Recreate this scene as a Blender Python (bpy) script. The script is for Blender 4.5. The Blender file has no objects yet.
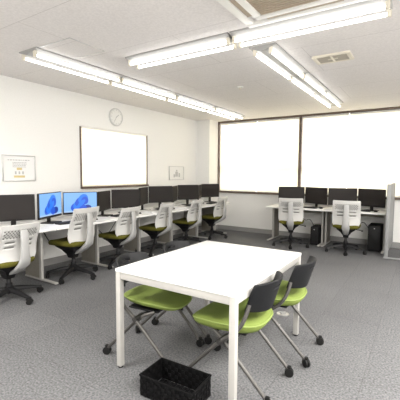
import bpy, bmesh, math, random
from mathutils import Vector, Matrix, noise
random.seed(7)
PI = math.pi
S = bpy.context.scene
C = S.collection

# ------------------------------------------------------------------ materials
def mat(name, col, rough=.5, metal=0, emit=None, es=0, spec=None):
    m = bpy.data.materials.new(name); m.use_nodes = True
    b = m.node_tree.nodes['Principled BSDF']
    b.inputs['Base Color'].default_value = (*col, 1)
    b.inputs['Roughness'].default_value = rough
    b.inputs['Metallic'].default_value = metal
    if spec is not None: b.inputs['Specular IOR Level'].default_value = spec
    if emit:
        b.inputs['Emission Color'].default_value = (*emit, 1)
        b.inputs['Emission Strength'].default_value = es
    return m

def N(m, t, **kw):
    n = m.node_tree.nodes.new(t)
    for k, v in kw.items(): setattr(n, k, v)
    return n
def L(m, a, b): m.node_tree.links.new(a, b)

def noisy(name, c1, c2, scale, rough=.9, bump=.0, detail=4, metal=0, lo=.35, hi=.65):
    """two-tone noise base colour with an optional bump"""
    m = mat(name, c1, rough, metal); nt = m.node_tree; b = nt.nodes['Principled BSDF']
    tc = N(m, 'ShaderNodeTexCoord'); nz = N(m, 'ShaderNodeTexNoise')
    nz.inputs['Scale'].default_value = scale; nz.inputs['Detail'].default_value = detail
    r = N(m, 'ShaderNodeValToRGB')
    r.color_ramp.elements[0].position = lo; r.color_ramp.elements[0].color = (*c1, 1)
    r.color_ramp.elements[1].position = hi; r.color_ramp.elements[1].color = (*c2, 1)
    L(m, tc.outputs['Object'], nz.inputs['Vector']); L(m, nz.outputs['Fac'], r.inputs['Fac'])
    L(m, r.outputs['Color'], b.inputs['Base Color'])
    if bump:
        bp = N(m, 'ShaderNodeBump'); bp.inputs['Strength'].default_value = bump; bp.inputs['Distance'].default_value = .005
        L(m, nz.outputs['Fac'], bp.inputs['Height']); L(m, bp.outputs['Normal'], b.inputs['Normal'])
    return m

M = {}
M['wall'] = noisy('wall_paint', (.885, .88, .86), (.91, .905, .885), 60, .85, .08)
M['wall_low'] = M['wall']
M['base'] = mat('baseboard_vinyl', (.30, .295, .29), .6)
M['brown'] = noisy('brown_frame', (.12, .085, .065), (.16, .115, .09), 25, .5)
M['tube'] = mat('tube_glow', (1, 1, 1), .4, 0, (1, .985, .95), 2.3)
M['whitemetal'] = mat('white_enamel', (.84, .83, .80), .35)
M['housing'] = mat('fixture_enamel', (.37, .367, .36), .5)
M['ventgrey'] = mat('vent_grille', (.50, .46, .39), .6)
M['ivory'] = mat('ivory_plastic', (.78, .73, .62), .45)
M['tan'] = mat('tan_grille', (.47, .40, .31), .7)
M['chrome'] = mat('aluminium', (.62, .62, .62), .3, .9)
M['tabletop'] = mat('white_laminate', (.88, .88, .87), .35)
M['tableleg'] = mat('table_leg_paint', (.47, .458, .435), .4)
M['deskpanel'] = noisy('taupe_panel', (.25, .235, .20), (.275, .255, .22), 40, .6)
M['black'] = mat('black_plastic', (.010, .010, .011), .5, spec=.3)
M['blackmatte'] = mat('black_matte', (.012, .012, .013), .7, spec=.3)
M['screen'] = mat('dark_screen', (.020, .0165, .0155), .6, spec=.3)
M['bezel'] = mat('dark_bezel', (.018, .016, .016), .5, spec=.3)
M['rubber'] = mat('rubber', (.008, .008, .008), .6, spec=.3)
M['meshback'] = mat('white_back_plastic', (.62, .615, .60), .5)
M['lining'] = mat('grey_mesh_lining', (.24, .24, .23), .9)
M['backarm'] = mat('pale_grey_plastic', (.42, .42, .415), .45)
M['olive'] = noisy('olive_fabric', (.082, .077, .005), (.118, .109, .008), 180, .9, .25)
M['green'] = noisy('green_fabric', (.165, .222, .040), (.198, .26, .054), 220, .85, .2)
M['greenpipe'] = mat('green_piping', (.26, .335, .085), .7)
M['charcoal'] = mat('charcoal_plastic', (.009, .0095, .011), .5, spec=.3)
M['tubegrey'] = mat('grey_tube', (.10, .095, .09), .4, .4)
M['tubedark'] = mat('dark_tube', (.06, .058, .055), .4, .5)
M['paper'] = mat('paper', (.85, .85, .84), .8)
M['ink'] = mat('print_grey', (.50, .50, .50), .8)
M['inky'] = mat('print_yellow', (.66, .54, .26), .8)
M['key'] = mat('key_black', (.03, .03, .032), .5)
M['shelfgrey'] = mat('partition_grey', (.27, .275, .275), .5)
M['wovenA'] = mat('woven_black_strap', (.003, .003, .0033), .75, spec=.15)
M['wovenB'] = mat('woven_black_strap_weft', (.0065, .0065, .007), .75, spec=.15)
M['clockface'] = mat('clock_face', (.82, .82, .80), .5)
M['clockrim'] = mat('clock_rim', (.66, .66, .65), .4)
M['hand'] = mat('clock_hand', (.42, .42, .42), .5)
M['glass'] = mat('window_glass', (.9, .95, .95), .05)
g = M['glass'].node_tree.nodes['Principled BSDF']; g.inputs['Transmission Weight'].default_value = 1; g.inputs['IOR'].default_value = 1.02

# screens that are switched on
M['scr_on'] = mat('lit_screen_sky', (.02, .02, .02), .4, 0, (.20, .44, .86), .5)
M['scr_b1'] = mat('lit_screen_blue', (.01, .01, .02), .4, 0, (.006, .09, .66), .45)
M['scr_b2'] = mat('lit_screen_mid', (.01, .01, .02), .4, 0, (.01, .19, .85), .5)
M['scr_b3'] = mat('lit_screen_navy', (.01, .01, .02), .4, 0, (.006, .03, .28), .45)
M['scr_bar'] = mat('lit_screen_bar', (.01, .01, .02), .4, 0, (.45, .62, .88), .45)

# roller blind: thin cloth lit by the daylight behind it
def blind_mat():
    m = bpy.data.materials.new('roller_blind_cloth'); m.use_nodes = True
    nt = m.node_tree; nt.nodes.clear()
    out = N(m, 'ShaderNodeOutputMaterial'); d = N(m, 'ShaderNodeBsdfDiffuse'); t = N(m, 'ShaderNodeBsdfTranslucent')
    mix = N(m, 'ShaderNodeMixShader'); mix.inputs[0].default_value = .5
    d.inputs['Color'].default_value = (.86, .83, .76, 1); t.inputs['Color'].default_value = (.93, .88, .78, 1)
    L(m, d.outputs[0], mix.inputs[1]); L(m, t.outputs[0], mix.inputs[2]); L(m, mix.outputs[0], out.inputs['Surface'])
    return m
M['blind'] = blind_mat()

# carpet tiles: half metre squares, pile noise, each tile a shade of its own
def carpet():
    m = mat('carpet_tiles', (.2, .2, .2), .95); b = m.node_tree.nodes['Principled BSDF']
    b.inputs['Specular IOR Level'].default_value = .15
    tc = N(m, 'ShaderNodeTexCoord'); mp = N(m, 'ShaderNodeMapping'); mp.inputs['Location'].default_value = (.285, .03, 0)
    br = N(m, 'ShaderNodeTexBrick'); br.offset = 0; br.squash = 1
    br.inputs['Scale'].default_value = 1; br.inputs['Brick Width'].default_value = .5; br.inputs['Row Height'].default_value = .5
    br.inputs['Mortar Size'].default_value = .003; br.inputs['Mortar Smooth'].default_value = .3; br.inputs['Bias'].default_value = 0
    br.inputs['Color1'].default_value = (.142, .143, .147, 1); br.inputs['Color2'].default_value = (.158, .159, .163, 1)
    br.inputs['Mortar'].default_value = (.12, .12, .122, 1)
    nz = N(m, 'ShaderNodeTexNoise'); nz.inputs['Scale'].default_value = 75; nz.inputs['Detail'].default_value = 5
    nz2 = N(m, 'ShaderNodeTexNoise'); nz2.inputs['Scale'].default_value = 1.3; nz2.inputs['Detail'].default_value = 3
    r = N(m, 'ShaderNodeMapRange'); r.inputs[1].default_value = .25; r.inputs[2].default_value = .75; r.inputs[3].default_value = .45; r.inputs[4].default_value = 1.6
    r2 = N(m, 'ShaderNodeMapRange'); r2.inputs[1].default_value = .3; r2.inputs[2].default_value = .7; r2.inputs[3].default_value = .94; r2.inputs[4].default_value = 1.06
    mul = N(m, 'ShaderNodeMath', operation='MULTIPLY'); vm = N(m, 'ShaderNodeVectorMath', operation='SCALE')
    L(m, tc.outputs['Object'], mp.inputs['Vector']); L(m, mp.outputs[0], br.inputs['Vector'])
    L(m, tc.outputs['Object'], nz.inputs['Vector']); L(m, tc.outputs['Object'], nz2.inputs['Vector'])
    L(m, nz.outputs['Fac'], r.inputs[0]); L(m, nz2.outputs['Fac'], r2.inputs[0])
    L(m, r.outputs[0], mul.inputs[0]); L(m, r2.outputs[0], mul.inputs[1])
    L(m, br.outputs['Color'], vm.inputs[0]); L(m, mul.outputs[0], vm.inputs['Scale'])
    L(m, vm.outputs[0], b.inputs['Base Color'])
    bp = N(m, 'ShaderNodeBump'); bp.inputs['Strength'].default_value = .5; bp.inputs['Distance'].default_value = .006
    L(m, nz.outputs['Fac'], bp.inputs['Height']); L(m, bp.outputs[0], b.inputs['Normal'])
    return m
M['carpet'] = carpet()

# rock wool ceiling boards: speckle and fine joints
def ceil_mat():
    m = mat('ceiling_boards', (.7, .7, .7), .95); b = m.node_tree.nodes['Principled BSDF']
    tc = N(m, 'ShaderNodeTexCoord'); mp = N(m, 'ShaderNodeMapping'); mp.inputs['Location'].default_value = (.17, .13, 0)
    br = N(m, 'ShaderNodeTexBrick'); br.offset = .5
    br.inputs['Scale'].default_value = 1; br.inputs['Brick Width'].default_value = 1.82; br.inputs['Row Height'].default_value = .91
    br.inputs['Mortar Size'].default_value = .0035; br.inputs['Mortar Smooth'].default_value = .2
    br.inputs['Color1'].default_value = (.79, .76, .745, 1); br.inputs['Color2'].default_value = (.80, .77, .755, 1)
    br.inputs['Mortar'].default_value = (.62, .59, .57, 1)
    nz = N(m, 'ShaderNodeTexNoise'); nz.inputs['Scale'].default_value = 55; nz.inputs['Detail'].default_value = 3
    r = N(m, 'ShaderNodeMapRange'); r.inputs[1].default_value = .35; r.inputs[2].default_value = .65; r.inputs[3].default_value = .95; r.inputs[4].default_value = 1.04
    vm = N(m, 'ShaderNodeVectorMath', operation='SCALE')
    L(m, tc.outputs['Object'], mp.inputs['Vector']); L(m, mp.outputs[0], br.inputs['Vector'])
    L(m, tc.outputs['Object'], nz.inputs['Vector']); L(m, nz.outputs['Fac'], r.inputs[0])
    L(m, br.outputs['Color'], vm.inputs[0]); L(m, r.outputs[0], vm.inputs['Scale']); L(m, vm.outputs[0], b.inputs['Base Color'])
    return m
M['ceil'] = ceil_mat()

# ------------------------------------------------------------------ mesh helpers
def BM(): return bmesh.new()

def box(bm, x0, x1, y0, y1, z0, z1, bev=0, seg=2, mtx=None):
    v = [bm.verts.new((x, y, z)) for z in (z0, z1) for (x, y) in ((x0, y0), (x1, y0), (x1, y1), (x0, y1))]
    fs = [bm.faces.new([v[i] for i in q]) for q in ((3, 2, 1, 0), (4, 5, 6, 7), (0, 1, 5, 4), (1, 2, 6, 5), (2, 3, 7, 6), (3, 0, 4, 7))]
    vs = set(v)
    if bev:
        es = list({e for f in fs for e in f.edges})
        r = bmesh.ops.bevel(bm, geom=es, offset=bev, segments=seg, profile=.5, affect='EDGES')
        vs = set(x for x in r['verts']) | {x for x in v if x.is_valid}
    if mtx is not None:
        for x in vs: x.co = mtx @ x.co
    return bm

def frame_at(p, d):
    d = d.normalized(); up = Vector((0, 0, 1)) if abs(d.z) < .95 else Vector((0, 1, 0))
    s = d.cross(up).normalized(); u = s.cross(d).normalized()
    return s, u

def tube(bm, pts, rad, n=10, cap=True, flat=1.0):
    """round tube along a polyline; rad a number or one per point"""
    pts = [Vector(p) for p in pts]; rings = []
    rs = rad if isinstance(rad, (list, tuple)) else [rad] * len(pts)
    s0 = None
    for i, p in enumerate(pts):
        a = pts[max(i - 1, 0)]; b = pts[min(i + 1, len(pts) - 1)]
        d = (b - a).normalized()
        if s0 is None: s, u = frame_at(p, d)
        else:
            s = (s0 - d * s0.dot(d)).normalized(); u = s.cross(d).normalized()
        s0 = s
        rings.append([bm.verts.new(p + (s * math.cos(2 * PI * k / n) + u * math.sin(2 * PI * k / n) * flat) * rs[i]) for k in range(n)])
    for a, b in zip(rings, rings[1:]):
        for k in range(n): bm.faces.new((a[k], a[(k + 1) % n], b[(k + 1) % n], b[k]))
    if cap: bm.faces.new(rings[0][::-1]); bm.faces.new(rings[-1])
    return bm

def smooth_path(pts, it=2):
    pts = [Vector(p) for p in pts]
    for _ in range(it):
        q = [pts[0]]
        for a, b in zip(pts, pts[1:]): q += [a * .75 + b * .25, a * .25 + b * .75]
        pts = q + [pts[-1]]
    return pts

def lathe(bm, prof, n=20, mtx=None):
    """prof: list of (r, z) about the z axis"""
    rings = []
    for r, z in prof:
        ring = []
        for k in range(n):
            p = Vector((r * math.cos(2 * PI * k / n), r * math.sin(2 * PI * k / n), z))
            ring.append(bm.verts.new(mtx @ p if mtx is not None else p))
        rings.append(ring)
    for a, b in zip(rings, rings[1:]):
        for k in range(n): bm.faces.new((a[k], a[(k + 1) % n], b[(k + 1) % n], b[k]))
    bm.faces.new(rings[0][::-1]); bm.faces.new(rings[-1])
    return bm

def loft(bm, rings, cap=True):
    rr = [[bm.verts.new(p) for p in r] for r in rings]; n = len(rr[0])
    for a, b in zip(rr, rr[1:]):
        for k in range(n): bm.faces.new((a[k], a[(k + 1) % n], b[(k + 1) % n], b[k]))
    if cap: bm.faces.new(rr[0][::-1]); bm.faces.new(rr[-1])
    return bm

def disc(bm, c, ax, ay, rx, ry, n=28):
    c = Vector(c); ax = Vector(ax); ay = Vector(ay)
    f = bm.faces.new([bm.verts.new(c + ax * rx * math.cos(2 * PI * k / n) + ay * ry * math.sin(2 * PI * k / n)) for k in range(n)])
    return f

def obj(name, bm, m, parent=None, smooth=True, loc=None, rz=0, mats=None, angle=40):
    bmesh.ops.recalc_face_normals(bm, faces=bm.faces)
    me = bpy.data.meshes.new(name); bm.to_mesh(me); bm.free()
    for x in (mats or [m]): me.materials.append(x)
    if smooth:
        me.polygons.foreach_set('use_smooth', [True] * len(me.polygons))
        try: me.set_sharp_from_angle(angle=math.radians(angle))
        except Exception: pass
    o = bpy.data.objects.new(name, me); C.objects.link(o)
    if parent: o.parent = parent
    if loc is not None: o.location = loc
    if rz: o.rotation_euler = (0, 0, rz)
    return o

def thing(name, label, cat, loc=(0, 0, 0), rz=0, group=None):
    o = bpy.data.objects.new(name, None); C.objects.link(o); o.empty_display_size = .1
    o.location = loc; o.rotation_euler = (0, 0, rz)
    return tag(o, label, cat, group)

def tag(o, label, cat, group=None):
    o['label'] = label; o['category'] = cat
    if group: o['group'] = group
    return o

def struct(name, bm, m, label=None, parent=None):
    o = obj(name, bm, m, parent, smooth=False)
    if parent is None:
        o['kind'] = 'structure'
        if label: o['label'] = label
    return o

def dup(root, loc, rz, label, group=None):
    r = root.copy(); C.objects.link(r); r.location = loc; r.rotation_euler = (0, 0, rz); r['label'] = label
    if group: r['group'] = group
    for ch in list(root.children):
        c = ch.copy(); C.objects.link(c); c.parent = r
        for g_ in list(ch.children):
            d = g_.copy(); C.objects.link(d); d.parent = c
    return r

def bx(*a, bev=0): return box(BM(), *a, bev=bev)

# ------------------------------------------------------------------ the room
XL, XR, YB, YF, ZC = -4.65, 2.2, 7.48, -1.2, 2.63
struct('floor', bx(XL - .15, XR + .15, YF - .15, YB + .4, -.1, 0), M['carpet'], 'grey carpet tile floor')
struct('ceiling', bx(XL - .15, XR + .15, YF - .15, YB + .4, ZC, ZC + .12), M['ceil'], 'pale speckled ceiling boards')
WY0, WY1, WZ0, WZ1 = 3.68, 5.235, 1.15, 2.115            # window in the left wall
b = BM()
box(b, XL - .15, XL, YF - .15, WY0, 0, ZC); box(b, XL - .15, XL, WY1, YB + .4, 0, ZC)
box(b, XL - .15, XL, WY0, WY1, 0, WZ0); box(b, XL - .15, XL, WY0, WY1, WZ1, ZC)
struct('wall_left', b, M['wall'], 'white left wall with a shaded window')
SILL = .955; WXR = -.31
b = BM()
box(b, XL, XR, YB, YB + .2, 0, SILL); box(b, WXR, XR, YB, YB + .2, SILL, ZC); box(b, XL, -4.285, YB, YB + .2, SILL, ZC)
struct('wall_back', b, M['wall'], 'cream back wall below the long window')
struct('wall_right', bx(XR, XR + .15, YF - .15, YB + .4, 0, ZC), M['wall'])
struct('wall_front', bx(XL, XR, YF - .15, YF, 0, ZC), M['wall'])
struct('trim_1', bx(XL, -4.285, 7.04, YB, 0, ZC), M['wall'], 'square white pillar in the far left corner')
b = BM(); box(b, XL, XL + .012, YF, 7.04, 0, .10)
struct('baseboard_left', b, M['base'], 'grey vinyl skirting along the left wall')
b = BM(); box(b, -4.285, XR, YB - .012, YB, 0, .10); struct('baseboard_back', b, M['base'], 'grey vinyl skirting under the long window')
b = BM(); box(b, XL + .012, -4.273, 7.028, 7.04, 0, .10); box(b, -4.285, -4.273, 7.04, YB - .012, 0, .10)
struct('baseboard_pillar', b, M['base'], 'grey vinyl skirting round the pillar')

# long back window: frame, posts, panes
def window_back(n, x0, x1, label):
    b = BM(); fw = .028; y0, y1 = YB - .035, YB + .07
    box(b, x0, x0 + fw, y0, y1, SILL, ZC); box(b, x1 - fw, x1, y0, y1, SILL, ZC)
    box(b, x0 + fw, x1 - fw, y0, y1, ZC - .035, ZC); box(b, x0 - (.0 if n > 2 else 0), x1, y0 - .03, y1, SILL - .045, SILL)
    w = struct('window_%d' % n, b, M['brown'], label)
    s = obj('sash', bx(x0 + fw, x1 - fw, YB + .165, YB + .195, 1.42, 1.54), M['chrome'], w, smooth=False)
    obj('pane', bx(x0 + fw, x1 - fw, YB + .196, YB + .20, SILL, ZC - .035), M['glass'], s, smooth=False)
    return w
window_back(1, -4.285, -2.265, 'brown framed window left of the brown post')
window_back(2, -2.265, WXR, 'brown framed window right of the brown post')
# left wall window
b = BM(); fw = .022
box(b, XL - .05, XL + .018, WY0 - fw, WY0, WZ0 - fw, WZ1); box(b, XL - .05, XL + .02, WY1, WY1 + fw, WZ0 - fw, WZ1)
box(b, XL - .05, XL + .05, WY0 - fw, WY1 + fw, WZ0 - fw - .01, WZ0)
w3 = struct('window_3', b, M['brown'], 'brown framed window in the left wall')
obj('pane', bx(XL - .12, XL - .115, WY0, WY1, WZ0, WZ1), M['glass'], w3, smooth=False)

def blind(label, axis, a0, a1, z0, z1, off):
    t = thing('roller_blind', label, 'blind', ((a0 + a1) / 2, off, z0) if axis == 'x' else (off, (a0 + a1) / 2, z0), 0, 'drawn roller blinds')
    w = (a1 - a0) / 2 - .004; h = z1 - z0
    def B(u0, u1, d0, d1, c0, c1, bev=0):
        return bx(u0, u1, d0, d1, c0, c1, bev=bev) if axis == 'x' else bx(-d1, -d0, u0, u1, c0, c1, bev=bev)
    bm = BM()
    n = 24
    for i in range(n):                                     # a faint sag so that the cloth is not perfectly flat
        pass
    obj('cloth', B(-w, w, -.002, .0, .016, h - .03), M['blind'], t, smooth=False)
    obj('hem_bar', B(-w, w, -.007, .006, 0, .016, .003), M['ivory'], t)
    obj('roller', B(-w, w, -.02, .02, h - .04, h, .012), M['whitemetal'], t)
    return t
blind('cream roller blind drawn down, far left of the long back window', 'x', -4.252, -3.28, SILL + .005, ZC - .037, YB + .03)
blind('cream roller blind drawn down, just left of the brown window post', 'x', -3.28, -2.298, SILL + .005, ZC - .037, YB + .03)
blind('cream roller blind drawn down, just right of the brown window post', 'x', -2.232, -1.31, SILL + .005, ZC - .037, YB + .03)
blind('cream roller blind drawn down, at the right end of the back window', 'x', -1.31, -.343, SILL + .005, ZC - .037, YB + .03)
blind('bright white roller blind covering the window in the left wall', 'y', WY0, WY1, WZ0 + .002, WZ1 + .018, XL + .008)

# ------------------------------------------------------------------ ceiling fittings
TW = .1
def fixture(label, group, ln, loc, rz, gap=.2):
    """twin tube batten: pressed steel body with sloping reflectors, two end sockets per tube, two tubes; runs along local y"""
    t = thing('fluorescent_light', label, 'ceiling light', loc, rz, group)
    h = ln / 2; W = gap / 2 + .055
    prof = [(-W, 0), (-W, -.012), (-.026, -.050), (.026, -.050), (W, -.012), (W, 0)]
    b = BM(); loft(b, [[Vector((x, y, z)) for x, z in prof] for y in (-h, h)]); obj('housing', b, M['housing'], t, smooth=False)
    for sx in (-1, 1):
        x = sx * gap / 2
        tb = obj('tube', tube(BM(), [(x, -h + .035, -.066), (x, h - .035, -.066)], .0145, 12), M['tube'], t)
        for sy in (-1, 1):
            y = sy * (h - .018)
            b = bx(x - .016, x + .016, y - .014, y + .014, -.086, -.008, bev=.004); obj('socket', b, M['ivory'], t)
    return t
f0 = None
ends = ['nearest the camera', 'second from the camera', 'third from the camera', 'farthest, nearest the window']
for i in range(4):
    y = 2.70 + i * 1.2
    lab = 'twin tube ceiling light in the row along the left wall, ' + ends[i]
    if f0 is None: f0 = fixture(lab, 'ceiling lights along the left wall', 1.19, (-3.46, y, ZC), 0)
    else: dup(f0, (-3.46, y, ZC), 0, lab)
g0 = fixture('twin tube ceiling light above the meeting table, left half of the crossing pair', 'ceiling lights crossing the room', 1.25, (-2.15, 2.915, ZC), PI / 2, .13)
dup(g0, (-.88, 2.915, ZC), PI / 2, 'twin tube ceiling light beside the air conditioner, right half of the crossing pair')
for i in range(3):
    lab = 'twin tube ceiling light in the short row by the vent, ' + ['nearest the camera', 'middle of three', 'nearest the window'][i]
    y = 3.79 + i * 1.1
    if i == 0: h0 = fixture(lab, 'ceiling lights beside the vent', 1.09, (-1.385, y, ZC), 0, .165)
    else: dup(h0, (-1.385, y, ZC), 0, lab)

# cassette air conditioner
ax0, ax1, ay0, ay1 = -1.29, -.34, 1.80, 2.75
ac = thing('air_conditioner', 'square ivory cassette air conditioner with tan grille in the ceiling', 'air conditioner', ((ax0 + ax1) / 2, (ay0 + ay1) / 2, ZC))
hw = (ax1 - ax0) / 2
b = BM()
gi, go = .30, .355
for (x0, x1, y0, y1) in ((-hw, hw, -hw, -go - .05), (-hw, hw, go + .05, hw), (-hw, -go - .05, -go - .05, go + .05), (go + .05, hw, -go - .05, go + .05)):
    box(b, x0, x1, y0, y1, -.035, 0, .006)
for (x0, x1, y0, y1) in ((-go, go, -go, -gi), (-go, go, gi, go), (-go, -gi, -gi, gi), (gi, go, -gi, gi)):
    box(b, x0, x1, y0, y1, -.04, 0, .004)
obj('panel', b, M['whitemetal'], ac)
b = BM(); box(b, -gi, gi, -gi, gi, -.026, -.004)
for k in range(20): box(b, -gi + .01, gi - .01, -gi + .015 + k * .03, -gi + .025 + k * .03, -.034, -.024)
obj('intake_grille', b, M['tan'], ac, smooth=False)
for k in range(4):                                         # louvre flaps in the four slots
    R = Matrix.Rotation(k * PI / 2, 4, 'Z')
    b = BM(); box(b, -go * .8, go * .8, go + .004, go + .048, -.03, -.018, .003, 1, R @ Matrix.Translation((0, 0, 0)))
    obj('louvre', b, M['tan'], ac)

# exhaust vent
vt = thing('ceiling_vent', 'small oblong ivory exhaust vent in the ceiling', 'vent', (-.88, 3.965, ZC))
b = BM()
for q in ((-.19, .19, -.13, -.10), (-.19, .19, .10, .13), (-.19, -.15, -.10, .10), (.15, .19, -.10, .10)): box(b, *q, -.022, 0, .004)
obj('frame', b, M['ivory'], vt)
b = BM(); box(b, -.15, .15, -.10, .10, -.004, 0)
for k in range(13): box(b, -.15, .15, -.095 + k * .0155, -.09 + k * .0155, -.018, -.004)
obj('grille', b, M['ventgrey'], vt, smooth=False)
b = BM(); box(b, -.05, .05, -.012, .012, -.024, -.016, .003); box(b, -.012, .012, -.10, .10, -.023, -.016, .003)
obj('centre_bar', b, M['ivory'], vt)

# access hatch in the ceiling
ht = thing('ceiling_hatch', 'square access hatch with a thin metal rim in the ceiling', 'hatch', (-3.06, 2.34, ZC))
b = BM()
for q in ((-.24, .24, -.21, -.203), (-.24, .24, .203, .21), (-.24, -.233, -.203, .203), (.233, .24, -.203, .203)): box(b, *q, -.006, 0)
obj('rim', b, M['chrome'], ht, smooth=False)
obj('panel', bx(-.232, .232, -.202, .202, -.003, 0), M['ceil'], ht, smooth=False)
sn = thing('ceiling_sensor', 'tiny white sensor on the ceiling between the light rows', 'sensor', (-2.30, 4.62, ZC))
obj('base', lathe(BM(), [(.045, 0), (.045, -.008), (.03, -.014)]), M['whitemetal'], sn)
obj('probe', lathe(BM(), [(.018, -.014), (.02, -.026), (.008, -.032)]), M['ivory'], sn)

# ------------------------------------------------------------------ on the left wall
ck = thing('wall_clock', 'round white wall clock above the window in the left wall', 'clock', (XL, 4.43, 2.36))
RX = Matrix.Rotation(PI / 2, 4, 'Y')
obj('case', lathe(BM(), [(.155, 0), (.158, .02), (.150, .034), (.138, .034), (.134, .024)], 36, RX), M['clockrim'], ck)
fc = obj('dial', lathe(BM(), [(.133, .010), (.133, .0255)], 36, RX), M['clockface'], ck)
b = BM()
for k in range(12):
    a = k * PI / 6; m_ = Matrix.Rotation(a, 4, 'X')
    box(b, .0255, .027, -.003, .003, .108, .126, 0, 1, m_)
obj('hour_marks', b, M['hand'], fc, smooth=False)
for a, l, w in ((-.9, .07, .005), (2.6, .1, .0035)):
    b = BM(); box(b, .028, .0295, -w, w, -.015, l, 0, 1, Matrix.Rotation(a, 4, 'X')); obj('hand', b, M['hand'], ck, smooth=False)

def framed(name, label, y0, y1, z0, z1, kind):
    t = thing(name, label, 'picture', (XL, (y0 + y1) / 2, z0)); w = (y1 - y0) / 2; h = z1 - z0
    b = BM()
    for q in ((-w, w, 0, .012), (-w, w, h - .012, h), (-w, -w + .012, .012, h - .012), (w - .012, w, .012, h - .012)): box(b, 0, .022, *q, .003)
    obj('frame', b, M['chrome'], t)
    p = obj('sheet', bx(.004, .009, -w + .012, w - .012, .012, h - .012), M['paper'], t, smooth=False)
    def marks(nm, rects, m):
        rows = {}
        for q in rects: rows.setdefault(q[2], []).append(q)
        for qs in rows.values():
            b = BM()
            for (u0, u1, v0, v1) in qs: box(b, .009, .0095, (u0 * 2 - 1) * w, (u1 * 2 - 1) * w, v0 * h, v1 * h)
            obj(nm, b, m, p, smooth=False)
    if kind == 'notice':
        r = []
        random.seed(3)
        x = .16
        while x < .84:
            l = random.uniform(.03, .09); r.append((x, x + l, .79, .825)); x += l + .022
        for row in range(4):
            x = .30
            while x < .70:
                l = random.uniform(.02, .06); r.append((x, min(x + l, .72), .70 - row * .055, .728 - row * .055)); x += l + .012
        for k in range(3): r.append((.36 + k * .11, .41 + k * .11, .27, .38))
        marks('printed_text', r, M['ink'])
        marks('printed_block', [(.42, .58, .43, .52), (.33, .66, .14, .22)], M['inky'])
    else:
        marks('printed_figure', [(.42, .6, .25, .6), (.47, .56, .62, .74), (.3, .4, .2, .42), (.64, .74, .22, .5)], M['ink'])
    return t
framed('framed_notice', 'framed white notice with small print on the left wall, above the nearest monitor', 2.425, 2.885, 1.258, 1.612, 'notice')
framed('framed_picture', 'small framed pale picture on the left wall, between its window and the pillar', 5.96, 6.50, 1.225, 1.53, 'figure')

# ------------------------------------------------------------------ desks
DH = .72
def desk(label, group, x0, w, d, loc, rz, left_leg=True, right_leg=True, shared=False):
    """local frame: front edge along x at y=0, back at y=+d"""
    t = thing('computer_desk', label, 'desk', loc, rz, group)
    obj('desktop', bx(x0, x0 + w, 0, d, DH - .028, DH, bev=.004), M['tabletop'], t)
    b = BM(); box(b, x0 + .06, x0 + w - .06, d - .10, d - .085, .36, DH - .03); obj('modesty_panel', b, M['wall'], t, smooth=False)
    b = BM(); box(b, x0 + .06, x0 + w - .06, d - .26, d - .12, DH - .13, DH - .12); box(b, x0 + .06, x0 + w - .06, d - .265, d - .26, DH - .13, DH - .09)
    obj('cable_tray', b, M['deskpanel'], t, smooth=False)
    for s, on in ((0, left_leg), (1, right_leg)):
        if not on: continue
        x = x0 + .03 if s == 0 else x0 + w - .03
        lg = obj('leg', bx(x - .017, x + .017, d * .43, d * .43 + .05, .02, DH - .03, bev=.004), M['tableleg'], t)
        obj('side_panel', bx(x - .012, x + .012, d * .43 + .05, d - .10, .03, DH - .03, bev=.002), M['deskpanel'], lg)
        b = BM(); box(b, x - .022, x + .022, .06, d - .1, .012, .034, .006); obj('foot', b, M['tableleg'], lg)
        for yy in (.1, d - .14): pass
    return t
LX, LD, P0, PW = -3.66, .82, 1.62, .90
who = ['with a blank screen and the leftmost mesh chair', 'carrying the two lit blue screens', 'third of the left wall row, counted from the camera',
       'fourth of the left wall row, counted from the camera', 'fifth of the left wall row, counted from the camera', 'last of the left wall row, beside the pillar']
for i in range(6):
    lab = 'white computer desk, ' + who[i]
    if i == 0: d0 = desk(lab, 'computer desks along the left wall', 0, PW - .004, LD, (LX, P0 + .002, 0), PI / 2, True, False)
    elif i == 5: desk(lab, 'computer desks along the left wall', 0, PW - .10, LD, (LX, P0 + .002 + PW * i, 0), PI / 2, True, True)
    else: dup(d0, (LX, P0 + .002 + PW * i, 0), PI / 2, lab)
RY = 6.61
r0 = desk('white computer desk under the back window, left of the pair', 'computer desks under the back window', 0, 1.072, .78, (-2.67, RY, 0), 0)
dup(r0, (-1.594, RY, 0), 0, 'white computer desk under the back window, right one beside the partition')

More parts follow.
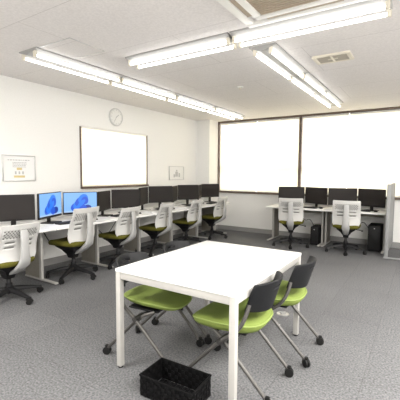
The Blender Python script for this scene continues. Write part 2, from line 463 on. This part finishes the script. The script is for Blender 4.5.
# ------------------------------------------------------------------ monitors (local: screen faces -y, base at z=0)
def monitor(label, group, w, h, bot, loc, rz, lit=False, name='monitor', cat='monitor'):
    t = thing(name, label, cat, loc, rz, group)
    bez = .009
    obj('casing', bx(-w / 2, w / 2, 0, .028, bot, bot + h, bev=.004), M['bezel'], t)
    s = obj('screen', bx(-w / 2 + bez, w / 2 - bez, -.0015, .001, bot + (.03 if lit else .018), bot + h - bez), M['scr_on' if lit else 'screen'], t, smooth=False)
    obj('stand_neck', bx(-.028, .028, .024, .05, .008, bot + h * .5, bev=.006), M['bezel'], t)
    b = BM(); box(b, -.11, .11, -.09, .10, 0, .012, .005); obj('stand_base', b, M['bezel'], t)
    if lit:                                                # folded ribbons of blue on a pale sky, a plain abstract
        b = BM(); W = w - 2 * bez; cz = bot + .03 + (h - .03 - bez) / 2; k = 0
        for (cx, cy, rx, ry, rot, mi) in ((-.17, -.20, .13, .20, .7, 0), (-.08, -.12, .12, .30, -.7, 1), (.0, .06, .11, .36, -.9, 0), (.08, .14, .13, .30, -.6, 1), (.13, .08, .10, .22, .1, 0),
                                          (.20, -.26, .12, .17, .2, 2), (.07, -.25, .11, .20, -.9, 0), (.02, -.05, .055, .30, -.8, 1), (-.12, -.26, .05, .14, -.5, 1)):
            k += 1; a = (math.cos(rot), 0, math.sin(rot)); c2 = (-math.sin(rot), 0, math.cos(rot))
            f = disc(b, (cx * W, -.0018 - .00025 * k, cz + cy * h), a, c2, rx * W * 1.08, ry * h * .80); f.material_index = mi
        obj('wallpaper_shape', b, None, s, smooth=False, mats=[M['scr_b1'], M['scr_b2'], M['scr_b3']])
        obj('taskbar', bx(-w / 2 + bez, w / 2 - bez, -.0019, -.0014, bot + .03, bot + .045), M['scr_bar'], s, smooth=False)
    return t

TH = math.radians(25); MW = .475
def rot_for_normal(nx, ny): return math.atan2(ny, nx) + PI / 2     # local -y to (nx, ny)
names_l = ['nearest desk in the left row', 'second desk in the left row', 'third desk in the left row', 'fourth desk in the left row', 'fifth desk in the left row', 'last desk in the left row']
mon_near = mon_far = None
XA = -4.21
for i in range(6):
    y1 = P0 + .004 + PW * (i + 1) + .02; ya = y1 - MW * math.cos(TH) - .012
    bot = .085 if i < 3 else .112
    if i == 0: y1 -= .07; ya -= .07
    # far panel of the pair turned back toward the camera, near panel turned away from it
    cfar = (XA + MW / 2 * math.sin(TH), ya + .012 + MW / 2 * math.cos(TH)); cnear = (cfar[0], ya - .012 - MW / 2 * math.cos(TH))
    rf = rot_for_normal(math.cos(TH), -math.sin(TH)); rn = rot_for_normal(math.cos(TH), math.sin(TH))
    if i == 1:
        monitor('lit all-in-one screen with large blue wallpaper, right one of the blue pair', 'lit screens', MW, .315, .07, (cfar[0], cfar[1], DH), rf, True, 'computer_screen', 'computer')
        monitor('lit screen with blue wallpaper seen narrow at an angle, left one of the blue pair', 'lit screens', MW + .05, .33, .068, (cnear[0] + .010, cnear[1] - .022, DH), rn, True, 'computer_screen', 'computer')
        continue
    lf = 'dark monitor turned toward the camera on the ' + names_l[i]
    ln = 'dark monitor seen edge-on, turned away, on the ' + names_l[i]
    hh = .305 if i != 0 else .315
    if i in (0, 2, 3): mon_far = monitor(lf, 'dark monitors along the left wall', MW, hh, bot if i else .078, (cfar[0], cfar[1], DH), rf)
    else: dup(mon_far, (cfar[0], cfar[1], DH), rf, lf)
    if i in (2, 3): mon_near = monitor(ln, 'dark monitors along the left wall', MW, .30, bot - .005, (cnear[0], cnear[1], DH), rn)
    elif i > 3: dup(mon_near, (cnear[0], cnear[1], DH), rn, ln)
# two desks at the back: the same V of two panels each
RW = .52
for i, (cx, tx) in enumerate(((-2.03, 'left desk under the back window'), (-1.04, 'right desk under the back window'))):
    ya = 7.1; s = RW / 2 * math.sin(TH); c = RW / 2 * math.cos(TH) + .006
    for k, sg in enumerate((-1, 1)):
        lab = 'dark monitor on the %s, %s panel of its pair' % (tx, ('left', 'right')[k])
        loc = (cx + sg * c, ya - s, DH); rz = rot_for_normal(-sg * math.sin(TH), -math.cos(TH))
        if i == 0 and k == 0: mr = monitor(lab, 'dark monitors under the back window', RW, .325, .072, loc, rz)
        else: dup(mr, loc, rz, lab)

# ------------------------------------------------------------------ keyboards, mice, bits on the desks
def keyboard(label, loc, rz):
    t = thing('keyboard', label, 'keyboard', loc, rz, 'black keyboards')
    b = BM(); loft(b, [[Vector((x, -.06, 0)), Vector((x, .06, 0)), Vector((x, .06, .018)), Vector((x, -.06, .010))] for x in (-.215, .215)])
    obj('case', b, M['black'], t, smooth=False)
    b = BM()
    for r in range(5):
        for k in range(17):
            x = -.205 + k * .0243; y = -.05 + r * .0205; z = .0105 + (y + .06) / .12 * .008
            box(b, x, x + .0195, y, y + .0165, z, z + .005)
    obj('keys', b, M['key'], t, smooth=False)
    return t
def mouse(label, loc, rz):
    t = thing('computer_mouse', label, 'mouse', loc, rz, 'black mice')
    b = BM(); R = []
    for k in range(7):
        u = k / 6; y = -.052 + .104 * u; w = .031 * math.sqrt(max(.05, 1 - (2 * u - 1) ** 2 * .85)); h = .035 * math.sin(PI * (.12 + .76 * u)) ** .8
        R.append([Vector((w * math.cos(a), y, max(0, h * math.sin(a)))) for a in [PI * j / 8 for j in range(9)]])
    loft(b, R); obj('shell', b, M['black'], t)
    obj('wheel', tube(BM(), [(-.004, .028, .031), (.004, .028, .031)], .006, 10), M['rubber'], t)
    return t
kb = ms = None
for i in range(6):
    yc = P0 + PW * (i + .5)
    lk = 'black keyboard on the ' + names_l[i]; lm = 'black mouse on the ' + names_l[i]
    dy = (.0, -.06, .0, .06, .06, .0)[i]
    if kb is None: kb = keyboard(lk, (-3.90, yc + dy, DH), PI / 2); ms = mouse(lm, (-3.88, yc + .33, DH), PI / 2 + .1)
    else: dup(kb, (-3.90 + random.uniform(-.02, .02), yc + dy, DH), PI / 2 + random.uniform(-.06, .06), lk); dup(ms, (-3.88, yc + .31, DH), PI / 2 + random.uniform(-.2, .2), lm)
for i, (x, tx) in enumerate(((-1.93, 'left'), (-.99, 'right'))):
    dup(kb, (x, 6.80, DH), random.uniform(-.05, .05), 'black keyboard on the %s desk under the back window' % tx)
    dup(ms, (x + .30, 6.80, DH), .2, 'black mouse on the %s desk under the back window' % tx)
# white handout stacks
def handout(label, loc, rz):
    t = thing('paper_stack', label, 'papers', loc, rz, 'white handouts on the desks')
    b = BM()
    for k in range(5):
        box(b, -.105, .105, -.148, .148, k * .005, k * .005 + .0045, 0, 1, Matrix.Rotation(random.uniform(-.04, .04), 4, 'Z'))
    obj('sheets', b, M['paper'], t, smooth=False)
    obj('cover', bx(-.105, .105, -.148, .148, .0255, .028), M['whitemetal'], t, smooth=False)
    return t
h0_ = handout('white paper stack lying on the fourth desk of the left row', (-3.86, P0 + PW * 3.13, DH), 1.5)
dup(h0_, (-3.87, P0 + PW * 4.13, DH), 1.62, 'white paper stack lying on the fifth desk of the left row')

# PC towers under the back desks
def tower(label, w, d, h, loc, rz=0):
    t = thing('computer_tower', label, 'computer', loc, rz, 'computer towers on the floor')
    obj('case', bx(-w / 2, w / 2, 0, d, .012, h, bev=.006), M['blackmatte'], t)
    b = BM(); box(b, -w / 2 + .006, w / 2 - .006, -.014, .0, .02, h - .008, .005)
    fr = obj('front_panel', b, M['black'], t)
    b = BM()
    for k in range(9): box(b, -w / 2 + .02, w / 2 - .02, -.017, -.014, .06 + k * .018, .068 + k * .018)
    obj('vent_slots', b, M['rubber'], fr, smooth=False)
    obj('power_button', tube(BM(), [(0, -.013, h - .05), (0, -.018, h - .05)], .009, 14), M['chrome'], fr)
    b = BM()
    for sx in (-1, 1):
        for y in (.04, d - .05): box(b, sx * (w / 2 - .03) - .012, sx * (w / 2 - .03) + .012, y - .012, y + .012, 0, .013)
    obj('feet', b, M['rubber'], t, smooth=False)
    return t
tower('small black computer tower on the floor under the left back desk', .15, .36, .36, (-1.74, 6.80, 0))
tower('large black computer tower on the floor beside the partition', .21, .42, .47, (-.70, 6.83, 0))

# cables hanging under the back desks
def cable(label, pts):
    o = obj('power_cable', tube(BM(), smooth_path(pts, 3), .006, 6), M['black']); return tag(o, label, 'cable', 'cables under the desks')
cable('black cable looping under the left back desk to the small tower', [(-2.15, 7.13, .60), (-2.0, 7.05, .42), (-1.88, 7.0, .50), (-1.80, 7.05, .30), (-1.78, 7.22, .25)])
cable('black cable drooping under the right back desk to the large tower', [(-1.2, 7.13, .60), (-1.0, 7.02, .40), (-.92, 7.05, .52), (-.84, 7.2, .36), (-.76, 7.29, .3)])

cable('black cable hanging under the second desk of the left row', [(-4.30, 2.75, .60), (-4.28, 2.85, .40), (-4.27, 3.0, .34), (-4.28, 3.12, .45), (-4.30, 3.2, .60)])
cable('black cable hanging under the third desk of the left row', [(-4.30, 3.62, .60), (-4.28, 3.72, .44), (-4.27, 3.84, .36), (-4.28, 3.98, .48), (-4.30, 4.1, .60)])

# ------------------------------------------------------------------ partition by the back desks
pt = thing('partition_screen', 'pale grey partition screen seen edge-on beside the right back desk', 'partition', (-.468, 6.35, 0))
obj('post', bx(-.027, .027, 0, .05, .03, 1.225, bev=.008), M['shelfgrey'], pt)
obj('post', bx(-.027, .027, .98, 1.03, .03, 1.225, bev=.008), M['shelfgrey'], pt)
obj('panel', bx(-.02, .02, .05, .98, .10, 1.215, bev=.004), M['shelfgrey'], pt)
for y in (.0, .99):
    b = BM(); box(b, -.04, .36, y - .005, y + .035, .008, .032, .006); obj('foot', b, M['shelfgrey'], pt)
    for x in (-.02, .32): pass

# ------------------------------------------------------------------ office chairs (local: faces +y)
def caster_bm(b, x, y, zr, ang, r=.030):
    """twin wheel caster, wheel bottom on the floor"""
    R = Matrix.Translation((x, y, 0)) @ Matrix.Rotation(ang, 4, 'Z')
    for s in (-1, 1):
        lathe(b, [(r * .55, -.009), (r, -.007), (r, .007), (r * .55, .009)], 16, R @ Matrix.Translation((s * .013, 0, r)) @ Matrix.Rotation(PI / 2, 4, 'Y'))
    tube(b, [R @ Vector((0, 0, r)), R @ Vector((0, 0, zr))], .009, 8)
    pts = [R @ Vector((0, r * 1.12 * math.cos(a), r + r * 1.12 * math.sin(a))) for a in [PI * (.05 + .75 * k / 8) for k in range(9)]]
    tube(b, pts, .012, 6)
    return b

def back_pt(s, t):
    """office back shell: s across -1..1, t up 0..1"""
    k = max(0, 1 - t / .22)
    hw = .222 - .012 * t - .055 * k ** 2
    y = -.205 - .075 * t + .040 * math.sin(PI * min(1, t * 1.25)) + .04 * s * s * (1 - .5 * t)
    z = .452 + .438 * t + .004 * s * s * t
    return Vector((hw * s, y, z))

def office_chair(label, group, loc, rz):
    t = thing('office_chair', label, 'office chair', loc, rz, group)
    # seat cushion
    b = BM(); rings = []
    for (k, z) in ((.80, .418), (.95, .428), (1.0, .452), (.985, .474), (.90, .488), (.6, .492)):
        ring = []
        for j in range(32):
            a = 2 * PI * j / 32; ex = 5.0
            c, s = math.cos(a), math.sin(a)
            rr = (abs(c) ** ex + abs(s) ** ex) ** (-1 / ex)
            x = c * rr * .238 * k; y = s * rr * .235 * k + .02
            x *= 1 - .10 * max(0, -s) ; zz = z - .022 * max(0, (y - .12) / .14) ** 2 + .010 * (x / .24) ** 2
            ring.append(Vector((x, y, zz)))
        rings.append(ring)
    obj('seat', loft(b, rings), M['olive'], t, angle=70)
    b = BM(); rings = []
    for (hx, hy, z) in ((.16, .165, .425), (.145, .15, .40), (.09, .11, .355), (.048, .06, .29), (.042, .045, .25)):
        rings.append([Vector((hx * sx, hy * sy + .01, z)) for sx, sy in ((-1, -1), (1, -1), (1, 1), (-1, 1))])
    obj('under_seat_mechanism', loft(b, rings), M['black'], t, smooth=False)
    b = BM(); tube(b, smooth_path([(.08, .06, .395), (.2, .09, .385), (.255, .09, .37)], 1), .007, 8); box(b, .245, .275, .07, .11, .36, .378, .005)
    obj('lever', b, M['black'], t)
    # perforated back
    b = BM(); NC, NR = 26, 24; gv = {}
    for i in range(NC + 1):
        for j in range(NR + 1): gv[i, j] = b.verts.new(back_pt(i / NC * 2 - 1, j / NR))
    for i in range(NC):
        for j in range(NR):
            tt = j / NR
            edge = i < 2 or i > NC - 3 or j < 2 or j > NR - 3
            hole = False
            if not edge:
                if tt > .66: hole = (i + j) % 2 == 0 and j % 2 == 0 or (i + j) % 2 == 0 and j % 2 == 1 and j < NR - 3
                elif .34 < tt < .60: hole = j in (10, 13) and (4 <= i <= 9 or NC - 10 <= i <= NC - 5)
            if not hole: b.faces.new((gv[i, j], gv[i + 1, j], gv[i + 1, j + 1], gv[i, j + 1]))
    bk = obj('backrest', b, M['meshback'], t, angle=60)
    sm = bk.modifiers.new('thickness', 'SOLIDIFY'); sm.thickness = .006; sm.offset = 0
    b = BM(); lg_ = {}
    for i in range(13):
        for j in range(9): lg_[i, j] = b.verts.new(back_pt((i / 6 - 1) * .88, .30 + .64 * j / 8) + Vector((0, .009, 0)))
    for i in range(12):
        for j in range(8): b.faces.new((lg_[i, j], lg_[i + 1, j], lg_[i + 1, j + 1], lg_[i, j + 1]))
    ln = obj('mesh_lining', b, M['lining'], bk, angle=60); ln['label'] = 'grey mesh lining behind the perforated shell'
    sm2 = ln.modifiers.new('thickness', 'SOLIDIFY'); sm2.thickness = .003
    # rim round the back
    rim = [back_pt(-1 + 2 * k / 14, 1) for k in range(15)] + [back_pt(1, 1 - k / 12) for k in range(1, 13)] + [back_pt(1 - 2 * k / 14, 0) for k in range(1, 15)] + [back_pt(-1, k / 12) for k in range(1, 12)]
    b = BM(); n = len(rim); R = []
    for k in range(n + 1): R.append(rim[k % n])
    tube(b, R, .0085, 8, cap=False)
    obj('back_rim', b, M['meshback'], bk)
    # spine behind the back: broad at the top, a tongue that sweeps under the seat
    b = BM(); R = []
    for (y, z, w, th) in ((-.284, .835, .036, .008), (-.298, .80, .042, .012), (-.304, .70, .042, .015), (-.300, .58, .044, .017), (-.296, .51, .056, .020), (-.276, .455, .064, .022), (-.20, .395, .052, .022), (-.10, .335, .042, .02), (-.03, .315, .033, .02)):
        R.append((y, z, w, th))
    rings = []
    for k, (y, z, w, th) in enumerate(R):
        a = R[max(0, k - 1)]; c = R[min(len(R) - 1, k + 1)]
        d = Vector((0, c[0] - a[0], c[1] - a[1])).normalized(); nrm = Vector((0, d.z, -d.y))
        p = Vector((0, y - .006, z))
        rings.append([p + Vector((sx * w, 0, 0)) + nrm * sn_ * th for sx, sn_ in ((-1, -.5), (-.8, -1), (.8, -1), (1, -.5), (1, .5), (.8, 1), (-.8, 1), (-1, .5))])
    obj('back_support', loft(b, rings), M['backarm'], t, angle=50)
    obj('gas_column', lathe(BM(), [(.036, .085), (.034, .19), (.028, .195), (.024, .20), (.024, .30)], 18), M['black'], t)
    obj('hub', lathe(BM(), [(.038, .075), (.055, .085), (.055, .145), (.038, .158)], 20), M['black'], t)
    for k in range(5):
        a = 2 * PI * k / 5 + PI / 2 - .58
        d = Vector((math.cos(a), math.sin(a), 0)); p = Vector((-d.y, d.x, 0)); rings = []
        for r_, z, w, h in ((.035, .122, .032, .026), (.12, .114, .027, .022), (.24, .093, .022, .016), (.338, .074, .018, .012)):
            c = d * r_ + Vector((0, 0, z))
            rings.append([c + p * (q * w) + Vector((0, 0, e * h)) for q, e in ((-1, -1), (1, -1), (1, .4), (.6, 1), (-.6, 1), (-1, .4))])
        lg = obj('base_leg', loft(BM(), rings), M['black'], t, angle=50)
        obj('caster', caster_bm(BM(), d.x * .325, d.y * .325, .068, a + random.uniform(-1, 1)), M['rubber'], lg)
    return t

CH = [(-3.74, 1.98, .05, .945), (-3.86, 2.90, .10, 1.04), (-3.86, 3.70, .08, .975), (-3.87, 4.58, .10, .975), (-3.86, 5.50, .06, .975), (-3.81, 6.40, .04, .975)]
cl = ['leftmost, cut by the photo edge', 'in front of the lit blue screens', 'third along the left wall row', 'fourth along the left wall row',
      'fifth along the left wall row', 'last of the left wall row, by the pillar']
oc = None
for (x, y, a, sz), l in zip(CH, cl):
    lab = 'white mesh-back office chair with olive seat, ' + l
    if oc is None: o_ = oc = office_chair(lab, 'office chairs along the left wall', (x, y, 0), PI / 2 + a)
    else: o_ = dup(oc, (x, y, 0), PI / 2 + a, lab)
    o_.scale = (1, 1, sz)
o_ = dup(oc, (-2.10, 6.48, 0), .26, 'white mesh-back office chair with olive seat at the left back desk', 'office chairs at the back desks')
o_.scale = (1, 1, 1.04)
o_ = dup(oc, (-1.12, 6.52, 0), .14, 'white mesh-back office chair with olive seat at the right back desk', 'office chairs at the back desks')
o_.scale = (1, 1, 1.04)

# ------------------------------------------------------------------ meeting table
TX, TY, TWD, TD = -1.785, 1.68, .942, 1.221
tb = thing('meeting_table', 'plain white rectangular meeting table in the middle of the room', 'table', (TX + TWD / 2, TY + TD / 2, 0))
hx, hy = TWD / 2, TD / 2
obj('tabletop', bx(-hx, hx, -hy, hy, .698, .72, bev=.003), M['tabletop'], tb)
lw = .040
for sx in (-1, 1):
    for sy in (-1, 1):
        x = sx * (hx - lw / 2 - .002); y = sy * (hy - lw / 2 - .002)
        lg = obj('leg', bx(x - lw / 2, x + lw / 2, y - lw / 2, y + lw / 2, .012, .698, bev=.003), M['tableleg'], tb)
        obj('foot_glide', lathe(BM(), [(.018, 0), (.02, .012)], 14, Matrix.Translation((x, y, 0))), M['rubber'], lg)
ap = lw + .002
for sx in (-1, 1):
    x = sx * (hx - .022); obj('apron', bx(x - .014, x + .014, -hy + ap, hy - ap, .648, .697, bev=.002), M['tableleg'], tb)
for sy in (-1, 1):
    y = sy * (hy - .022); obj('apron', bx(-hx + ap, hx - ap, y - .014, y + .014, .648, .697, bev=.002), M['tableleg'], tb)

# ------------------------------------------------------------------ folding chairs round the table (local: faces +y)
def one_caster(b, x, y, ang):
    r = .030
    R = Matrix.Translation((x, y, 0)) @ Matrix.Rotation(ang, 4, 'Z')
    for s in (-1, 1): lathe(b, [(r * .6, -.008), (r, -.006), (r, .006), (r * .6, .008)], 18, R @ Matrix.Translation((s * .010, 0, r)) @ Matrix.Rotation(PI / 2, 4, 'Y'))
    tube(b, [R @ Vector((0, 0, r)), R @ Vector((0, .002, .068))], .0095, 8)
    tube(b, [R @ Vector((0, 0, .05)), R @ Vector((0, .0, .072))], .015, 8)
    return b

def folding_chair(label, group, loc, rz, sw=.238, sth=1.0, sz=0):
    t = thing('folding_chair', label, 'folding chair', loc, rz, group)
    # upholstered seat, waisted pad with a rounded nose
    b = BM(); rings = []
    for (k, dz) in ((.74, -.052), (.90, -.040), (.985, -.014), (1.0, .006), (.97, .020), (.84, .028), (.5, .026), (.2, .023)):
        ring = []
        for j in range(40):
            a = 2 * PI * j / 40; c, s = math.cos(a), math.sin(a); ex = 3.2
            rr = (abs(c) ** ex + abs(s) ** ex) ** (-1 / ex)
            x = c * rr * sw * k; y = s * rr * .246 * k + .062
            x *= 1 - .13 * max(0, -s)
            z = .432 + sz + dz * sth - .020 * max(0, (y - .12) / .16) ** 2 + .016 * (x / .22) ** 2 + .008 * max(0, -s) * k
            ring.append(Vector((x, y, z)))
        rings.append(ring)
    st = obj('seat', loft(b, rings), M['green'], t, angle=75)
    ring = []
    for j in range(41):
        a = 2 * PI * j / 40; c, s = math.cos(a), math.sin(a); ex = 3.2; rr = (abs(c) ** ex + abs(s) ** ex) ** (-1 / ex)
        x = c * rr * (sw + .001); y = s * rr * .247 + .062; x *= 1 - .13 * max(0, -s)
        ring.append((x, y, .432 + sz + .008 * sth - .020 * max(0, (y - .12) / .16) ** 2 + .016 * (x / .22) ** 2 + .008 * max(0, -s)))
    obj('piping', tube(BM(), ring, .005, 6, cap=False), M['greenpipe'], st)
    b = BM(); box(b, -.15, .15, -.10, .16, .378, .394, .006); tube(b, [(-.175, .09, .378), (.175, .09, .378)], .010, 8); obj('seat_pan', b, M['charcoal'], t)
    # plastic back: curved shell with a grip slot
    def bp(s, u):
        hw = .205 - .022 * (1 - u) - .03 * max(0, u - .75) * 2 * abs(s) ** 4
        return Vector((hw * s, -.196 - .065 * u + .090 * s * s, .548 + .178 * u + .012 * (1 - s * s) * u - .018 * (1 - u) * (1 - s * s)))
    b = BM(); NC, NR = 24, 10; gv = {}
    for i in range(NC + 1):
        for j in range(NR + 1): gv[i, j] = b.verts.new(bp(i / NC * 2 - 1, j / NR))
    for i in range(NC):
        for j in range(NR):
            if j in (7,) and 9 <= i <= 14: continue
            b.faces.new((gv[i, j], gv[i + 1, j], gv[i + 1, j + 1], gv[i, j + 1]))
    bk = obj('backrest', b, M['charcoal'], t, angle=60)
    sm = bk.modifiers.new('thickness', 'SOLIDIFY'); sm.thickness = .014; sm.offset = 0
    bv = bk.modifiers.new('soft_edges', 'BEVEL'); bv.width = .004; bv.segments = 2; bv.limit_method = 'ANGLE'
    for s in (-1, 1):
        # back upright that bends forward into the front leg
        p = smooth_path([(s * .192, -.140, .60), (s * .222, -.128, .52), (s * .242, -.088, .44), (s * .244, .03, .352), (s * .235, .25, .12), (s * .228, .312, .045)], 2)
        fl = obj('front_leg', tube(BM(), p, .0125, 10), M['tubegrey'], t)
        obj('caster', one_caster(BM(), s * .228, .318, s * .4 + .3), M['rubber'], fl)
        # rear leg from under the seat nose back to the floor
        p = smooth_path([(s * .165, .14, .39), (s * .20, .05, .36), (s * .196, -.258, .055)], 1)
        rl = obj('rear_leg', tube(BM(), p, .0125, 10), M['tubegrey'], t)
        obj('caster', one_caster(BM(), s * .197, -.270, s * .5 - .2), M['rubber'], rl)
        obj('pivot', tube(BM(), [(s * .155, .03, .35), (s * .255, .03, .35)], .019, 12), M['tubedark'], t)
    obj('crossbar', tube(BM(), [(-.165, .03, .35), (.165, .03, .35)], .010, 8), M['tubedark'], t)
    return t
fc0 = folding_chair('green folding chair with charcoal back at the near right corner of the table', 'folding chairs round the meeting table', (-.985, 2.055, 0), PI / 2)
dup(fc0, (-.92, 2.63, 0), PI / 2, 'green folding chair with charcoal back at the far right corner of the table')
fc1 = folding_chair('green folding chair tucked under the near left side of the table, behind the basket', 'folding chairs round the meeting table', (-1.735, 2.0, 0), -PI / 2 + .12, .200, .62, .012)
dup(fc1, (-1.735, 2.565, 0), -PI / 2, 'green folding chair tucked under the far left side of the table, only its back shows')

# ------------------------------------------------------------------ woven basket
bk = thing('woven_basket', 'black woven rectangular basket on the carpet in front of the table', 'basket', (-1.24, 1.655, 0), .03)
BX, BY, BH = .19, .113, .14
def woven(b, p0, du, dv, nrm, nu, nv):
    """over-under strips: square cells stepping in and out of the wall plane"""
    U = du / nu; V = dv / nv
    for i in range(nu):
        for j in range(nv):
            o = nrm * (.0015 if (i + j) % 2 else -.0005)
            c = p0 + U * i + V * j + o
            e = .08
            q = [c + U * e + V * e, c + U * (1 - e) + V * e, c + U * (1 - e) + V * (1 - e), c + U * e + V * (1 - e)]
            q2 = [x - nrm * .006 for x in q]
            a = [b.verts.new(x) for x in q]; d = [b.verts.new(x) for x in q2]
            f = [b.faces.new(a)] + [b.faces.new((a[k], d[k], d[(k + 1) % 4], a[(k + 1) % 4])) for k in range(4)]
            for x in f: x.material_index = (i + j) % 2
X, Y, Z = Vector((1, 0, 0)), Vector((0, 1, 0)), Vector((0, 0, 1))
for nm, p0, du, nrm, nu in (('front_side', Vector((-BX, -BY, .004)), X * 2 * BX, -Y, 14), ('back_side', Vector((-BX, BY, .004)), X * 2 * BX, Y, 14),
                            ('end_side', Vector((-BX, -BY, .004)), Y * 2 * BY, -X, 8), ('end_side', Vector((BX, -BY, .004)), Y * 2 * BY, X, 8)):
    b = BM(); woven(b, p0, du, Z * (BH - .008), nrm, nu, 5)
    t2 = p0 - nrm * .007; inn = nrm * -.0005
    woven(b, t2, du, Z * (BH - .008), -nrm, nu, 5)
    k0 = p0 - nrm * .0045; k1 = k0 + du; hgt = Z * (BH - .006)       # core so that no light passes
    vs = [b.verts.new(v) for v in (k0, k1, k1 + hgt, k0 + hgt)]; vs2 = [b.verts.new(v.co - nrm * .002) for v in vs]
    b.faces.new(vs); b.faces.new(vs2[::-1])
    for k in range(4): b.faces.new((vs[k], vs2[k], vs2[(k + 1) % 4], vs[(k + 1) % 4]))
    obj(nm, b, None, bk, smooth=False, mats=[M['wovenA'], M['wovenB']])
b = BM(); tube(b, [(-BX, -BY, BH - .004), (BX, -BY, BH - .004)], .006, 8); tube(b, [(-BX, BY, BH - .004), (BX, BY, BH - .004)], .006, 8)
tube(b, [(-BX, -BY, BH - .004), (-BX, BY, BH - .004)], .006, 8); tube(b, [(BX, -BY, BH - .004), (BX, BY, BH - .004)], .006, 8)
obj('rim', b, M['wovenA'], bk)
b = BM(); woven(b, Vector((-BX + .01, -BY + .01, .006)), X * (2 * BX - .02), Y * (2 * BY - .02), Z, 14, 8); obj('bottom', b, None, bk, smooth=False, mats=[M['wovenA'], M['wovenB']])

# ------------------------------------------------------------------ floor outlet
fo = thing('floor_outlet', 'round pale outlet cover on the carpet beyond the right chairs', 'outlet', (-1.11, 3.25, 0))
obj('cover_plate', lathe(BM(), [(.062, 0), (.062, .006), (.052, .011), (.03, .012)], 28), M['chrome'], fo)
obj('lid', lathe(BM(), [(.03, .012), (.03, .016), (.02, .017)], 20), M['shelfgrey'], fo)
sc = obj('paper_scrap', bx(-.02, .02, -.012, .012, .0, .003, bev=.001), M['paper'], None, loc=(-1.065, 2.99, .0), rz=.4)
tag(sc, 'tiny white scrap on the carpet near the floor outlet', 'scrap')

# ------------------------------------------------------------------ daylight and added fill lights out of frame
w = bpy.data.worlds.new('World'); S.world = w; w.use_nodes = True
bg = w.node_tree.nodes['Background']; bg.inputs['Color'].default_value = (1.0, .97, .92, 1); bg.inputs['Strength'].default_value = 3.7
def area(name, loc, sx, sy, power, col=(1, .97, .93)):
    l = bpy.data.lights.new(name, 'AREA'); l.shape = 'RECTANGLE'; l.size = sx; l.size_y = sy; l.energy = power; l.color = col
    o = bpy.data.objects.new(name, l); C.objects.link(o); o.location = loc; return o
area('fill_light_behind', (-2.6, .0, ZC - .1), .3, 2.0, 45)  # all three are unseen fill, added to brighten the room; no fixtures modelled
area('fill_light_right', (1.0, .6, ZC - .1), .3, 2.4, 75)
area('fill_light_far_right', (1.4, 3.6, ZC - .1), .3, 3.0, 75)

# ------------------------------------------------------------------ camera
cam = bpy.data.cameras.new('camera'); cam.sensor_width = 36; cam.sensor_fit = 'HORIZONTAL'; cam.lens = 346.98 / 400 * 36; cam.clip_start = .05
co = bpy.data.objects.new('camera', cam); C.objects.link(co)
Rv = Vector((0.84032941, 0.54203554, 0.00663057)); Uv = Vector((-0.04794423, 0.06213399, 0.9969156)); Fv = Vector((-0.5399517, 0.83805539, -0.07820049))
mm = Matrix((Rv, Uv, -Fv)).transposed().to_4x4(); mm.translation = (0, 0, 1.389)
co.matrix_world = mm
S.camera = co
S.view_settings.view_transform = 'Standard'; S.view_settings.look = 'None'; S.view_settings.gamma = 1
S.view_settings.use_curve_mapping = False
S.view_settings.exposure = 1.25
